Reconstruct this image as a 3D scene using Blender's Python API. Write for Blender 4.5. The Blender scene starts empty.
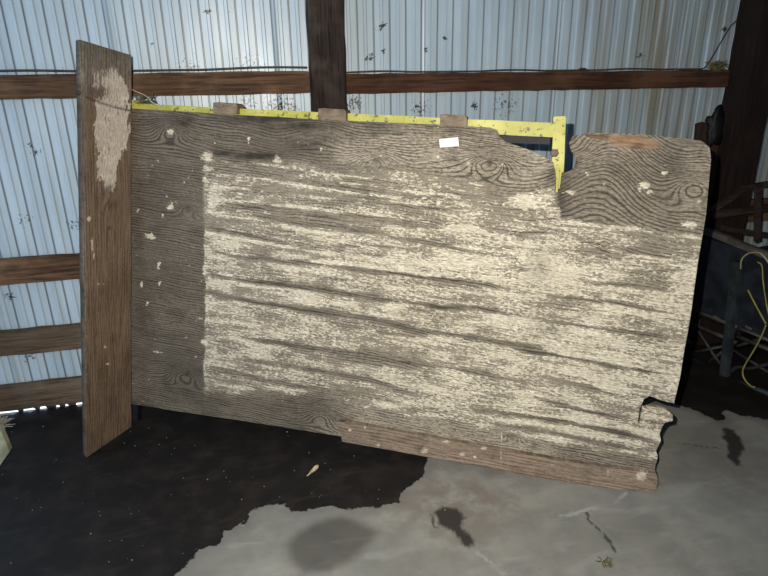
import bpy, bmesh, math, random
import numpy as np
from mathutils import Vector, Matrix

# ------------------------------------------------------------------ camera, world, flash, exposure
F = 577.0; PITCH = math.radians(20); YAW = math.radians(12.1); ROLL = math.radians(-1.0)
CAM = np.array([0.0, -2.5, 1.354])
FW = np.array([math.sin(YAW)*math.cos(PITCH), math.cos(YAW)*math.cos(PITCH), -math.sin(PITCH)])
_r = np.array([math.cos(YAW), -math.sin(YAW), 0.0]); _u = np.cross(_r, FW)
RT = _r*math.cos(ROLL)+_u*math.sin(ROLL); UP = _u*math.cos(ROLL)-_r*math.sin(ROLL)
scene = bpy.context.scene
cd = bpy.data.cameras.new('camera'); cam = bpy.data.objects.new('camera', cd)
scene.collection.objects.link(cam); scene.camera = cam
cd.sensor_width = 36; cd.lens = F/768*36; cd.clip_start = .02
cam.matrix_world = Matrix(((RT[0], UP[0], -FW[0], CAM[0]), (RT[1], UP[1], -FW[1], CAM[1]), (RT[2], UP[2], -FW[2], CAM[2]), (0, 0, 0, 1)))

w = bpy.data.worlds.new('sky'); scene.world = w; w.use_nodes = True
bg = w.node_tree.nodes['Background']
bg.inputs[0].default_value = (.45, .69, 1.0, 1); bg.inputs[1].default_value = 1.8
fl = bpy.data.lights.new('camera_flash', 'SPOT'); fl.energy = 225; fl.spot_size = math.radians(128); fl.spot_blend = 1; fl.shadow_soft_size = .006; fl.color = (1, .93, .81)
flo = bpy.data.objects.new('camera_flash', fl); scene.collection.objects.link(flo)
flo.matrix_world = Matrix.Translation(Vector(CAM - RT*.075 + UP*.07)) @ cam.matrix_world.to_3x3().to_4x4()
sun = bpy.data.lights.new('daylight_sun', 'SUN'); sun.energy = 9; sun.angle = .01
suno = bpy.data.objects.new('daylight_sun', sun); scene.collection.objects.link(suno); suno.rotation_euler = (math.radians(-42), 0, 0)   # behind the shed, on the gravel outside
vs = scene.view_settings
scene.display_settings.display_device = 'sRGB'
vs.view_transform = 'Standard'; vs.look = 'None'; vs.gamma = 1; vs.use_curve_mapping = False; vs.exposure = 0

# ------------------------------------------------------------------ helpers
def V(p): return Vector([float(a) for a in p])
def hit(x, y, p, n):
    d = FW+RT*(x-384)/F+UP*(288-y)/F; n = np.array(n, float)
    return CAM+d*(np.dot(np.array(p, float)-CAM, n)/np.dot(d, n))
def at(x, y, Y): return hit(x, y, (0, Y, 0), (0, 1, 0))        # on the upright plane Y
def gr(x, y, z=0): return hit(x, y, (0, 0, z), (0, 0, 1))      # on the ground
def topx(P):
    v = np.asarray(P)-CAM; z = v@FW
    return 384+F*(v@RT)/z, 288-F*(v@UP)/z
rng = np.random.RandomState(7); random.seed(7)
def fbm(x, y, sc, seed=0, oct=3):
    out = np.zeros_like(x, dtype=float); a = 1; tot = 0
    for o in range(oct):
        r = np.random.RandomState(seed*17+o+1); g = r.rand(64, 64)
        X = x*sc*2**o; Y = y*sc*2**o; xi = np.floor(X).astype(int); yi = np.floor(Y).astype(int)
        fx = X-xi; fy = Y-yi; fx = fx*fx*(3-2*fx); fy = fy*fy*(3-2*fy)
        G = lambda i, j: g[i % 64, j % 64]
        out += a*((G(xi, yi)*(1-fx)+G(xi+1, yi)*fx)*(1-fy)+(G(xi, yi+1)*(1-fx)+G(xi+1, yi+1)*fx)*fy); tot += a; a *= .5
    return out/tot
def poly_sd(x, y, poly):                      # signed distance, negative inside
    P = np.array(poly, float); n = len(P); d = np.full(x.shape, 1e9); ins = np.zeros(x.shape, bool)
    for i in range(n):
        a = P[i]; b = P[(i+1) % n]; e = b-a; t = np.clip(((x-a[0])*e[0]+(y-a[1])*e[1])/(e@e+1e-12), 0, 1)
        d = np.minimum(d, np.hypot(x-a[0]-t*e[0], y-a[1]-t*e[1]))
        c = ((a[1] > y) != (b[1] > y)) & (x < (b[0]-a[0])*(y-a[1])/(b[1]-a[1]+1e-12)+a[0]); ins ^= c
    return np.where(ins, -d, d)
def line_d(x, y, pts):
    d = np.full(x.shape, 1e9)
    for a, b in zip(pts[:-1], pts[1:]):
        a = np.array(a, float); b = np.array(b, float); e = b-a; t = np.clip(((x-a[0])*e[0]+(y-a[1])*e[1])/(e@e+1e-12), 0, 1)
        d = np.minimum(d, np.hypot(x-a[0]-t*e[0], y-a[1]-t*e[1]))
    return d
def ss(a, b, x):
    t = np.clip((x-a)/(b-a), 0, 1); return t*t*(3-2*t)
def link(name, me, mat=None, parent=None, loc=None):
    o = bpy.data.objects.new(name, me); scene.collection.objects.link(o)
    if mat and me is not None: me.materials.append(mat)
    if parent:
        o.parent = parent; o.matrix_parent_inverse = Matrix.Translation(-parent.location)
    if loc is not None: o.location = V(loc)
    return o
def tag(o, label=None, cat=None, group=None, kind=None):
    if label: o['label'] = label
    if cat: o['category'] = cat
    if group: o['group'] = group
    if kind: o['kind'] = kind
    return o
def empty(name, loc, label=None, cat=None, kind=None, group=None):
    o = bpy.data.objects.new(name, None); scene.collection.objects.link(o); o.location = V(loc); o.empty_display_size = .1
    return tag(o, label, cat, group, kind)
def from_bm(name, bm, mat, parent=None, smooth=False):
    bmesh.ops.recalc_face_normals(bm, faces=bm.faces[:])
    me = bpy.data.meshes.new(name); bm.to_mesh(me); bm.free()
    if smooth:
        for p in me.polygons: p.use_smooth = True
    return link(name, me, mat, parent)
def prism(name, pts, off, mat, parent=None, bev=.002):
    """closed solid: outline pts (3D) pushed by the vector off"""
    bm = bmesh.new(); a = [bm.verts.new(V(p)) for p in pts]; b = [bm.verts.new(V(np.array(p)+off)) for p in pts]
    n = len(a); bm.faces.new(a); bm.faces.new(b[::-1])
    for i in range(n): bm.faces.new((a[i], b[i], b[(i+1) % n], a[(i+1) % n]))
    bmesh.ops.recalc_face_normals(bm, faces=bm.faces[:])
    if bev: bmesh.ops.bevel(bm, geom=bm.edges[:], offset=bev, segments=1, affect='EDGES', clamp_overlap=True)
    return from_bm(name, bm, mat, parent)
def beam(name, a, b, wdt, dep, mat, parent=None, up=(0, 0, 1), rough=.002, seg=.06, seed=0, bev=.004):
    """sawn timber or bar from a to b, cross section wdt (across) x dep (along up), slightly uneven"""
    a = np.array(a, float); b = np.array(b, float); L = np.linalg.norm(b-a); t = (b-a)/L; u = np.array(up, float); u -= t*(u@t); u /= np.linalg.norm(u); s = np.cross(t, u)
    n = max(1, int(L/seg)); r = np.random.RandomState(seed+int(L*1000)); bm = bmesh.new(); prev = None
    off = lambda: (r.rand(2)-.5)*2*rough
    for i in range(n+1):
        c = a+t*L*i/n; ring = []
        for (p, q) in ((-1, -1), (-1+bev*4/wdt, -1-0), (1, -1), (1, 1), (-1, 1)):
            if (p, q) == (-1+bev*4/wdt, -1): continue
            o1 = off(); ring.append(bm.verts.new(V(c+s*(p*wdt/2+o1[0])+u*(q*dep/2+o1[1]))))
        if prev:
            for k in range(4): bm.faces.new((prev[k], prev[(k+1) % 4], ring[(k+1) % 4], ring[k]))
        else: bm.faces.new(ring[::-1])
        prev = ring
    bm.faces.new(prev)
    bmesh.ops.recalc_face_normals(bm, faces=bm.faces[:])
    if bev:
        es = [e for e in bm.edges if len(e.link_faces) == 2 and e.calc_face_angle(0) > 1.0]
        bmesh.ops.bevel(bm, geom=es, offset=bev, segments=2, affect='EDGES', clamp_overlap=True)
    return from_bm(name, bm, mat, parent)
def tube(name, pts, r, mat, parent=None, n=7, sub=6, closed_ends=True):
    P = np.array(pts, float)
    if len(P) > 2 and sub > 1:                # Catmull-Rom
        Q = []; E = np.vstack([2*P[0]-P[1], P, 2*P[-1]-P[-2]])
        for i in range(1, len(E)-2):
            for k in range(sub):
                t = k/sub; Q.append(.5*((2*E[i])+(-E[i-1]+E[i+1])*t+(2*E[i-1]-5*E[i]+4*E[i+1]-E[i+2])*t*t+(-E[i-1]+3*E[i]-3*E[i+1]+E[i+2])*t**3))
        Q.append(P[-1]); P = np.array(Q)
    bm = bmesh.new(); prev = None; nrm = np.array([.3, .2, .93])
    for i, p in enumerate(P):
        t = P[min(i+1, len(P)-1)]-P[max(i-1, 0)]; t = t/(np.linalg.norm(t)+1e-12)
        nrm = nrm-t*(nrm@t); nrm /= np.linalg.norm(nrm); b = np.cross(t, nrm); rr = r[min(i, len(r)-1)] if isinstance(r, (list, tuple)) else r
        ring = [bm.verts.new(V(p+rr*(math.cos(2*math.pi*k/n)*nrm+math.sin(2*math.pi*k/n)*b))) for k in range(n)]
        if prev:
            for k in range(n): bm.faces.new((prev[k], prev[(k+1) % n], ring[(k+1) % n], ring[k]))
        else: bm.faces.new(ring[::-1])
        prev = ring
    bm.faces.new(prev)
    return from_bm(name, bm, mat, parent, smooth=True)
def attr(me, name, vals, kind='FLOAT'):
    a = me.attributes.new(name, kind, 'POINT')
    a.data.foreach_set('value' if kind == 'FLOAT' else 'vector', np.ascontiguousarray(vals, dtype=np.float32).ravel())

# ------------------------------------------------------------------ node materials
class NT:
    def __init__(s, name):
        s.m = bpy.data.materials.new(name); s.m.use_nodes = True; s.t = s.m.node_tree; s.b = s.t.nodes['Principled BSDF']
    def n(s, ty, **k):
        nd = s.t.nodes.new(ty)
        for a, v in k.items(): setattr(nd, a, v)
        return nd
    def put(s, sock, v):
        if isinstance(v, bpy.types.NodeSocket): s.t.links.new(v, sock)
        else: sock.default_value = v
    def at(s, name, vec=False):
        nd = s.n('ShaderNodeAttribute', attribute_name=name); return nd.outputs['Vector' if vec else 'Fac']
    def obj(s): return s.n('ShaderNodeTexCoord').outputs['Object']
    def map(s, v, sc, loc=(0, 0, 0)):
        nd = s.n('ShaderNodeMapping'); s.put(nd.inputs[0], v); nd.inputs['Scale'].default_value = sc; nd.inputs['Location'].default_value = loc; return nd.outputs[0]
    def noise(s, v, scale=1, det=3, rough=.55, dist=0):
        nd = s.n('ShaderNodeTexNoise'); s.put(nd.inputs['Vector'], v); nd.inputs['Scale'].default_value = scale; nd.inputs['Detail'].default_value = det
        nd.inputs['Roughness'].default_value = rough; nd.inputs['Distortion'].default_value = dist; return nd.outputs['Fac']
    def math(s, op, a, b=0.0, c=0.0, clamp=False):
        nd = s.n('ShaderNodeMath', operation=op, use_clamp=clamp); s.put(nd.inputs[0], a); s.put(nd.inputs[1], b); s.put(nd.inputs[2], c); return nd.outputs[0]
    def rng(s, v, a, b, lo=0.0, hi=1.0):
        nd = s.n('ShaderNodeMapRange', interpolation_type='SMOOTHSTEP'); s.put(nd.inputs[0], v)
        for i, q in enumerate((a, b, lo, hi)): nd.inputs[i+1].default_value = q
        return nd.outputs[0]
    def mix(s, f, a, b, mode='MIX'):
        nd = s.n('ShaderNodeMix', data_type='RGBA', blend_type=mode); s.put(nd.inputs[0], f)
        for i, c in ((6, a), (7, b)): s.put(nd.inputs[i], c if isinstance(c, bpy.types.NodeSocket) else (*c, 1))
        return nd.outputs[2]
    def done(s, col, rough=.8, bump=None, bs=.3, bd=.003, metal=0, spec=.3):
        s.put(s.b.inputs['Base Color'], col if isinstance(col, bpy.types.NodeSocket) else (*col, 1)); s.put(s.b.inputs['Roughness'], rough); s.put(s.b.inputs['Metallic'], metal)
        s.b.inputs['Specular IOR Level'].default_value = spec
        if bump is not None:
            nd = s.n('ShaderNodeBump'); nd.inputs['Strength'].default_value = bs; nd.inputs['Distance'].default_value = bd
            s.put(nd.inputs['Height'], bump); s.t.links.new(nd.outputs[0], s.b.inputs['Normal'])
        return s.m

def timber(name, dark, mid, light, axis='X', fleck=0.0, spec=.2, grain=1.0, axis_scale=3.0):
    """weathered sawn timber, grain along a world axis"""
    t = NT(name); o = t.obj(); k = axis_scale
    sc = {'X': (k, 60*grain, 60*grain), 'Z': (60*grain, 60*grain, k), 'Y': (60*grain, k, 60*grain)}[axis]
    sf = tuple(a*3.2 for a in sc)
    n1 = t.noise(t.map(o, sc), 1, 4, .6, .6); n2 = t.noise(t.map(o, sf), 1, 3, .6); n3 = t.noise(o, 7, 3); n4 = t.noise(o, 2.3, 2)
    g = t.rng(t.math('ADD', t.math('MULTIPLY', n1, .6), t.math('MULTIPLY', n2, .4)), .36, .64)
    c = t.mix(g, dark, mid); c = t.mix(t.rng(n3, .45, .75, 0, .7), c, light); c = t.mix(t.rng(n4, .42, .62, 0, .45), c, dark)
    if fleck:
        f = t.rng(t.noise(o, 42, 3), .74-fleck*.1, .77-fleck*.1)
        c = t.mix(f, c, (.42, .37, .29))
    return t.done(c, .85, g, .5, .003, spec=spec)

def plain(name, col, rough=.6, metal=0, var=.35, spec=.3, sc=18):
    t = NT(name); o = t.obj(); n = t.noise(o, sc, 4)
    c = t.mix(t.rng(n, .35, .68), tuple(a*(1-var) for a in col), tuple(min(1, a*(1+var*.5)) for a in col))
    return t.done(c, rough, n, .25, .002, metal=metal, spec=spec)

def painted_wood(name, wdark, wmid, wlight, paint1, paint2, K=420.0, sinw=.3, dust_sheen_c=(.33, .305, .25)):
    """bare weathered board with peeling paint; gv = (along, across grain, 0), paint = how much paint is left"""
    t = NT(name); gv = t.at('gv', True); pa = t.at('paint'); dk = t.at('dark'); o = t.obj()
    sep = t.n('ShaderNodeSeparateXYZ'); t.put(sep.inputs[0], gv); G = sep.outputs[1]
    cmb = t.n('ShaderNodeCombineXYZ'); t.put(cmb.inputs[0], sep.outputs[0]); t.put(cmb.inputs[1], sep.outputs[2]); gs = cmb.outputs[0]     # plain run of the veneer, without the knots
    ds = t.at('dust_sheen')
    n_st = t.noise(t.map(gs, (5, 75, 0)), 1, 4, .62, .3)
    n_fi = t.noise(t.map(gs, (22, 230, 0)), 1, 4, .68)
    n_bl = t.noise(o, 24, 4, .6); n_gr = t.noise(t.map(gs, (75, 150, 0)), 1, 3, .7); n_lo = t.noise(o, 4, 2)
    ph = t.math('ADD', t.math('MULTIPLY', G, K), t.math('MULTIPLY', t.noise(t.map(gv, (5, 40, 0)), 1, 4), 11.0))
    sn = t.math('POWER', t.math('MULTIPLY_ADD', t.math('SINE', ph), .5, .5), .55)
    fa = t.rng(t.noise(t.map(gv, (3.5, 22, 0), (3, 1, 0)), 1, 3), .36, .6, .15, 1)
    sn = t.math('MULTIPLY_ADD', t.math('SUBTRACT', sn, .62), fa, .62)
    fg = t.at('figure'); sn0 = t.math('POWER', t.math('MULTIPLY_ADD', t.math('SINE', ph), .5, .5), .7); sn = t.math('ADD', t.math('MULTIPLY', sn, t.math('SUBTRACT', 1.0, fg)), t.math('MULTIPLY', sn0, fg))
    g = t.math('ADD', t.math('MULTIPLY', sn, sinw), t.math('ADD', t.math('MULTIPLY', n_st, .5-sinw/2), t.math('MULTIPLY', n_fi, .5-sinw/2)))
    gg = t.rng(g, .38, .64)
    c = t.mix(gg, wdark, wmid); c = t.mix(t.rng(n_gr, .5, .72, 0, .5), c, wlight); c = t.mix(t.rng(n_lo, .4, .65, 0, .4), c, wdark); c = t.mix(t.rng(t.noise(t.map(gs, (7, 22, 0), (5, 5, 0)), 1, 5, .65), .5, .72, 0, .6), c, wdark)
    c = t.mix(t.math('MULTIPLY', fg, t.rng(sn0, .55, .1, 0, .6)), c, wdark)
    dm = t.math('MULTIPLY', t.math('MULTIPLY', ds, t.rng(t.math('ADD', t.math('MULTIPLY', n_fi, .5), t.math('MULTIPLY', n_gr, .5)), .36, .6)), t.rng(sn, .1, .62, .15, 1), clamp=True)
    c = t.mix(dm, c, dust_sheen_c)
    N = t.math('ADD', t.math('MULTIPLY', t.rng(n_st, .36, .64), .22), t.math('ADD', t.math('MULTIPLY', t.rng(n_fi, .38, .62), .26),
        t.math('ADD', t.math('MULTIPLY', t.rng(n_bl, .36, .64), .12), t.math('ADD', t.math('MULTIPLY', t.rng(n_gr, .40, .60), .36), t.math('MULTIPLY', sn, .08)))))
    m = t.rng(t.math('SUBTRACT', pa, N), -.10, .13)
    p = t.mix(t.rng(n_bl, .4, .66), paint1, paint2)
    p = t.mix(t.rng(t.noise(t.map(gs, (60, 210, 0), (9, 3, 0)), 1, 3, .7), .40, .58, .6, 0), p, wlight)
    c = t.mix(m, c, p)
    c = t.mix(dk, c, (.016, .014, .012))
    h = t.math('ADD', t.math('MULTIPLY', gg, .6), t.math('MULTIPLY', m, .8))
    return t.done(c, .82, h, .6, .0022, spec=.22)

# ------------------------------------------------------------------ materials
def wall_mat():
    t = NT('painted_steel_sheet'); o = t.obj(); d = t.at('grime_dark'); g = t.at('groove'); y = t.at('tint')
    n = t.noise(t.map(o, (9, 9, 2)), 1, 4); sp = t.noise(o, 95, 4, .65); st = t.noise(t.map(o, (26, 1, 1.2)), 1, 3)
    c = t.mix(t.rng(n, .3, .7), (.35, .445, .53), (.43, .53, .61))
    c = t.mix(t.rng(st, .48, .72, 0, .35), c, (.29, .33, .34))
    c = t.mix(t.math('MULTIPLY', y, t.rng(st, .3, .6), clamp=True), c, (.24, .235, .185))
    c = t.mix(g, c, (.07, .075, .08))
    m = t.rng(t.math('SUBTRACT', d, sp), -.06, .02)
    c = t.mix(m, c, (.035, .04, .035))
    return t.done(c, t.rng(n, .3, .7, .42, .34), sp, .06, .001, spec=.5)
M = {}
M['wall'] = wall_mat()
M['girt_brown'] = timber('brown_timber_beam', (.035, .019, .011), (.15, .083, .047), (.22, .14, .085), 'X')
M['girt_red'] = timber('reddish_timber_beam', (.024, .011, .007), (.088, .042, .024), (.12, .062, .036), 'X')
M['girt_grey'] = timber('grey_timber_beam', (.05, .034, .022), (.165, .115, .075), (.23, .18, .13), 'X')
M['post'] = timber('dark_timber_post', (.008, .006, .006), (.042, .028, .022), (.09, .07, .055), 'Z', grain=1.5)
M['post_dark'] = timber('tarred_timber_post', (.010, .006, .005), (.022, .012, .010), (.03, .018, .013), 'Z')
M['sheet'] = painted_wood('weathered_plywood', (.040, .032, .024), (.125, .102, .076), (.205, .176, .135), (.59, .525, .40), (.70, .635, .495), K=640, sinw=.36, dust_sheen_c=(.36, .31, .235))
M['plank'] = painted_wood('brown_plank_wood', (.05, .032, .02), (.135, .09, .056), (.185, .13, .087), (.34, .29, .235), (.42, .365, .30), K=520, sinw=.16)
M['strip'] = painted_wood('reddish_board_wood', (.10, .065, .042), (.25, .165, .11), (.31, .22, .155), (.52, .45, .34), (.6, .53, .41), K=500, sinw=.2)
M['veneer'] = painted_wood('torn_orange_veneer', (.12, .07, .04), (.33, .20, .115), (.40, .26, .16), (.5, .4, .3), (.5, .4, .3), K=300, sinw=.1)
M['yellow'] = None
def yellow():
    t = NT('chipped_yellow_paint'); o = t.obj(); n = t.noise(o, 70, 4, .65); n2 = t.noise(o, 12, 2)
    c = t.mix(t.rng(n2, .35, .65), (.33, .315, .04), (.45, .43, .10)); c = t.mix(t.rng(n, .57, .64), c, (.06, .05, .03))
    return t.done(c, .5, n, .3, .001, spec=.4)
M['yellow'] = yellow()
M['cleat'] = timber('cleat_wood', (.08, .06, .042), (.24, .18, .125), (.36, .29, .215), 'X', grain=.7)
M['navy'] = plain('navy_painted_steel', (.014, .018, .026), .55, var=.5)
M['navy_leg'] = plain('worn_navy_steel', (.028, .036, .042), .6, var=.5)
M['rim'] = plain('dusty_steel_rim', (.085, .075, .068), .7)
M['rod'] = plain('dull_steel_rod', (.04, .04, .038), .6, var=.5)
M['cord'] = plain('yellow_cord', (.30, .26, .07), .7)
M['cord2'] = plain('pale_cord', (.36, .33, .18), .7)
M['cable'] = plain('grey_cable_jacket', (.05, .05, .05), .6)
M['black'] = plain('black_rubber', (.006, .006, .008), .6)
M['white'] = plain('white_label_paper', (.78, .80, .80), .5, var=.04)
M['ink'] = plain('grey_blue_ink', (.30, .38, .44), .6)
M['ink_dark'] = plain('dark_ink', (.05, .06, .09), .6)
M['bolt'] = plain('rusty_bolt', (.16, .11, .08), .6, metal=.4)
M['rack'] = timber('rack_wood', (.016, .011, .009), (.045, .030, .024), (.08, .056, .045), 'X')
M['prop'] = timber('prop_board_wood', (.018, .011, .008), (.055, .034, .024), (.09, .06, .04), 'Z')
M['straw'] = plain('dry_straw', (.13, .115, .05), .8)
M['pale'] = plain('pale_painted_board', (.30, .31, .22), .7)
M['pod'] = plain('dry_seed_pod', (.50, .44, .26), .5)
M['grit'] = plain('pale_grit', (.26, .24, .2), .8)
M['outside'] = plain('outside_gravel', (.6, .6, .56), .9)
M['roof'] = plain('galvanised_roof_steel', (.22, .23, .24), .6)

# ------------------------------------------------------------------ floor
WET = [gr(*p)[:2] for p in [(-60, 640), (120, 640), (172, 578), (186, 565), (200, 551), (218, 545), (225, 532), (244, 524), (249, 514), (254, 508), (270, 504), (284, 503), (286, 509.5), (298, 512), (330, 506), (340, 509), (373, 508), (397, 504), (402, 493), (412, 483.5), (423, 477), (427, 460), (440, 440), (470, 400), (470, 380)]] + [np.array([.9, .12]), np.array([-2.2, .12]), np.array([-2.2, -1.6])]
DARK2 = [gr(*p)[:2] for p in [(640, 396), (676, 404), (700, 412), (719, 421.5), (725, 417), (722, 409), (740, 415), (790, 423), (840, 430), (830, 340), (760, 330), (660, 350)]]  # second dark floor area, right of the panel, toned like the wet patch
SPOTS = [([(289, 545), (300, 533), (318, 523), (340, 517), (360, 523), (375, 533), (365, 545), (350, 560), (330, 570), (305, 571), (292, 560)], .62),
         ([(437, 513), (445, 507), (457, 508), (463, 518), (461, 528), (470, 538), (470, 546), (462, 544), (452, 531), (440, 524)], 1.0),
         ([(724, 428), (735, 430), (742, 441), (744, 450), (738, 457), (741, 465), (736, 466), (729, 456), (729, 444), (723, 436)], 1.0)]
def build_floor():
    xs = np.concatenate([np.linspace(-3, -1.5, 12)[:-1], np.arange(-1.5, 2.6, .0085), np.linspace(2.6, 4.6, 14)])
    ys = np.concatenate([np.linspace(-6.5, -1.62, 26)[:-1], np.arange(-1.62, .0, .0085), np.array([.0, .003])])
    nx, ny = len(xs), len(ys); X, Y = np.meshgrid(xs, ys); x = X.ravel(); y = Y.ravel()
    d = np.minimum(poly_sd(x, y, WET), poly_sd(x, y, DARK2))
    spot = np.zeros(x.shape)
    for pl, a in SPOTS:
        q = [gr(*p)[:2] for p in pl]; soft = .03 if a < 1 else .008
        spot = np.maximum(spot, a*ss(soft, -soft*.6, poly_sd(x, y, q)+(.012 if a < 1 else .03)*(fbm(x, y, 40, 5)-.5)))
    xj = x+.022*(fbm(x, y, 22, 81)-.5)+.012*(fbm(x, y, 70, 83, 2)-.5); yj = y+.022*(fbm(x, y, 24, 82)-.5)+.012*(fbm(x, y, 75, 84, 2)-.5)
    L = lambda pts: line_d(xj, yj, [gr(*p)[:2] for p in pts])
    crack = np.minimum(L([(587, 512), (590, 520), (600, 531), (612, 543), (616, 553)]), L([(676, 442), (700, 445), (722, 449), (740, 452)])+.002)
    crack = np.minimum(crack, L([(430, 515), (433, 524), (440, 527)]))
    chalk = np.minimum(L([(560, 516), (590, 510), (610, 505), (626, 493)]), L([(478, 552), (492, 562), (505, 574)]))
    brown = ss(.35, .0, np.hypot((x-gr(455, 500)[0])/1.2, y-gr(455, 500)[1]))+.6*ss(.3, 0, np.hypot(x-gr(745, 470)[0], y-gr(745, 470)[1]))
    z = .003*(fbm(x, y, 3, 2)-.5)*ss(.6, .2, d); z -= .002*ss(.01, 0, crack)
    me = bpy.data.meshes.new('floor'); i = np.arange(nx*ny).reshape(ny, nx)
    faces = np.stack([i[:-1, :-1], i[:-1, 1:], i[1:, 1:], i[1:, :-1]], -1).reshape(-1, 4)
    me.vertices.add(len(x)); me.vertices.foreach_set('co', np.stack([x, y, z], 1).astype(np.float32).ravel())
    me.loops.add(faces.size); me.loops.foreach_set('vertex_index', faces.ravel().astype(np.int32)); me.polygons.add(len(faces))
    me.polygons.foreach_set('loop_start', (np.arange(len(faces))*4).astype(np.int32)); me.update(calc_edges=True)
    me.shade_smooth()
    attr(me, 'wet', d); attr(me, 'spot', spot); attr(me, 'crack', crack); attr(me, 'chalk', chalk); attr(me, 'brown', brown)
    t = NT('stained_concrete'); o = t.obj()
    big = t.noise(o, 2.6, 4); med = t.noise(o, 11, 5, .6); fin = t.noise(o, 120, 4, .7); smear = t.noise(t.map(o, (5, 16, 1)), 1, 4, .6, .8)
    c = t.mix(t.rng(big, .35, .65), (.185, .183, .165), (.25, .245, .22)); c = t.mix(t.rng(med, .4, .7, 0, .5), c, (.14, .145, .14))
    c = t.mix(t.rng(smear, .5, .75, 0, .5), c, (.30, .305, .29)); c = t.mix(t.math('MULTIPLY', t.at('brown'), t.rng(med, .35, .6), clamp=True), c, (.17, .145, .125))
    c = t.mix(t.rng(fin, .6, .75, 0, .35), c, (.09, .09, .085))
    c = t.mix(t.math('MULTIPLY', t.rng(t.at('chalk'), .011, .0, 0, .6), t.rng(med, .35, .6), clamp=True), c, (.38, .39, .38))
    c = t.mix(t.math('MULTIPLY', t.rng(t.at('crack'), .008, .002), .8), c, (.03, .03, .028))
    c = t.mix(t.at('spot'), c, (.035, .030, .027))
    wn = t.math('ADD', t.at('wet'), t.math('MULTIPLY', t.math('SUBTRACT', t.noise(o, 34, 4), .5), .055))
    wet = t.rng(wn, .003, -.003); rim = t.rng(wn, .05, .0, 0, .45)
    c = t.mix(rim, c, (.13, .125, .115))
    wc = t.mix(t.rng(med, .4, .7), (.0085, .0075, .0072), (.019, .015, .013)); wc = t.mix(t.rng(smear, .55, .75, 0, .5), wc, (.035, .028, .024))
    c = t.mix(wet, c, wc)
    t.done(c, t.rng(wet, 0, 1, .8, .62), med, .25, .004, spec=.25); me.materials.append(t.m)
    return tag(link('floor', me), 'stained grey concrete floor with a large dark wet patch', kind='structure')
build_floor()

# ------------------------------------------------------------------ back wall: ribbed steel sheets
PITCH_R = .0672
def wall_x_phase(): return at(288/3.84+330, 0, 0)[0]
def build_wall():
    root = empty('wall_back', (0, 0, 0), 'pale blue ribbed steel back wall of the shed', kind='structure')
    prof = [(0.0, .000, .35), (.02, .006, .75), (.075, .006, .75), (.10, .000, .3), (.14, 0, 0), (.40, .000, 0), (.45, -.006, 0), (.60, -.006, 0), (.65, 0, .0), (.95, .0, 0)]   # (fraction of the pitch, depth, grime)
    # a narrow ridge (seen from inside) stands beside each dark seam
    x0 = wall_x_phase(); zs = np.concatenate([[.022], np.arange(.034, 1.8, .016), np.linspace(1.82, 3.1, 8)])
    k0 = -35; nper = 9; k = k0
    while x0+k*PITCH_R < 4.4:
        cols = []
        for j in range(nper):
            for (f, y, g) in prof: cols.append((x0+(k+j+f)*PITCH_R, y, g))
        cols.append((x0+(k+nper)*PITCH_R, 0, 1.0)); cols.append((x0+(k+nper)*PITCH_R+.004, -.006, .6)); cols.append((x0+(k+nper)*PITCH_R+.012, -.009, 0)); cols.append((x0+(k+nper)*PITCH_R+.02, -.002, 0))
        c = np.array(cols); c[:, 1] += .0015*((k//nper) % 2); nx = len(c); ny = len(zs)
        X = np.tile(c[:, 0], ny); Y = np.tile(c[:, 1], ny); Z = np.repeat(zs, nx); Gv = np.tile(c[:, 2], ny)
        Y = Y+.003*(fbm(X, Z, 1.2, 3)-.5)
        px, py = topx(np.stack([X, Y, Z], 1)); low = Z < .03; openx = np.zeros(len(X), bool)
        for (a, b) in [(-40, 19), (22, 36), (39, 47), (56, 61), (64, 69), (74, 85)]: openx |= (px > a) & (px < b)
        Z = np.where(low, np.where(openx, .013+.006*fbm(X, Z, 40, 9), -.012), Z)
        gm = np.zeros(len(X))
        for (a, b, r, s) in [(383, 25, 3, .68), (379, 28, 3, .6), (371, 57, 4, .6), (367, 60, 3, .55), (383, 52, 2.5, .65), (445, 38, 2.5, .6), (426, 50, 4, .5), (475, 106, 4, .6), (36, 152, 5, .55), (30, 146, 4, .5), (10, 297, 6, .5), (640, 56, 6, .5), (610, 60, 5, .35), (208, 11, 3, .7), (265, 17, 3, .4), (230, 10, 5, .45), (725, 30, 3, .7), (652, 110, 3, .5), (75, 225, 8, .47), (25, 220, 9, .44), (30, 357, 6, .5), (355, 103, 9, .5), (280, 106, 16, .5), (290, 110, 10, .5), (248, 104, 14, .45), (190, 68, 16, .42), (250, 66, 20, .42), (420, 108, 12, .45), (320, 62, 14, .35), (505, 105, 18, .42), (152, 45, 3, .6)]:
            gm = np.maximum(gm, s*np.exp(-(((px-a)/r)**2+((py-b)/(r*.9))**2)*.5)**.6)
        gm = np.maximum(gm, .36*ss(120, 90, py)*ss(96, 100, py)*ss(160, 200, px)*ss(520, 420, px))
        gm = np.maximum(gm, .40*ss(.16, .02, Z)); gm = np.maximum(gm, 1.2*ss(.045, .03, Z))  # wall foot turns darker towards the floor, darkest in the lowest band
        tint = .5*np.exp(-((px-596)/16)**2)+.55*np.exp(-((px-655)/22)**2)+.75*ss(530, 740, px)+.25*np.exp(-((px-520)/14)**2)
        i = np.arange(nx*ny).reshape(ny, nx); faces = np.stack([i[:-1, :-1], i[:-1, 1:], i[1:, 1:], i[1:, :-1]], -1).reshape(-1, 4)
        me = bpy.data.meshes.new('steel_sheet'); me.from_pydata(np.stack([X, Y, Z], 1).tolist(), [], faces.tolist())
        attr(me, 'grime_dark', gm); attr(me, 'groove', Gv*.8); attr(me, 'tint', tint)
        link('steel_sheet', me, M['wall'], root)
        k += nper
build_wall()
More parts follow.
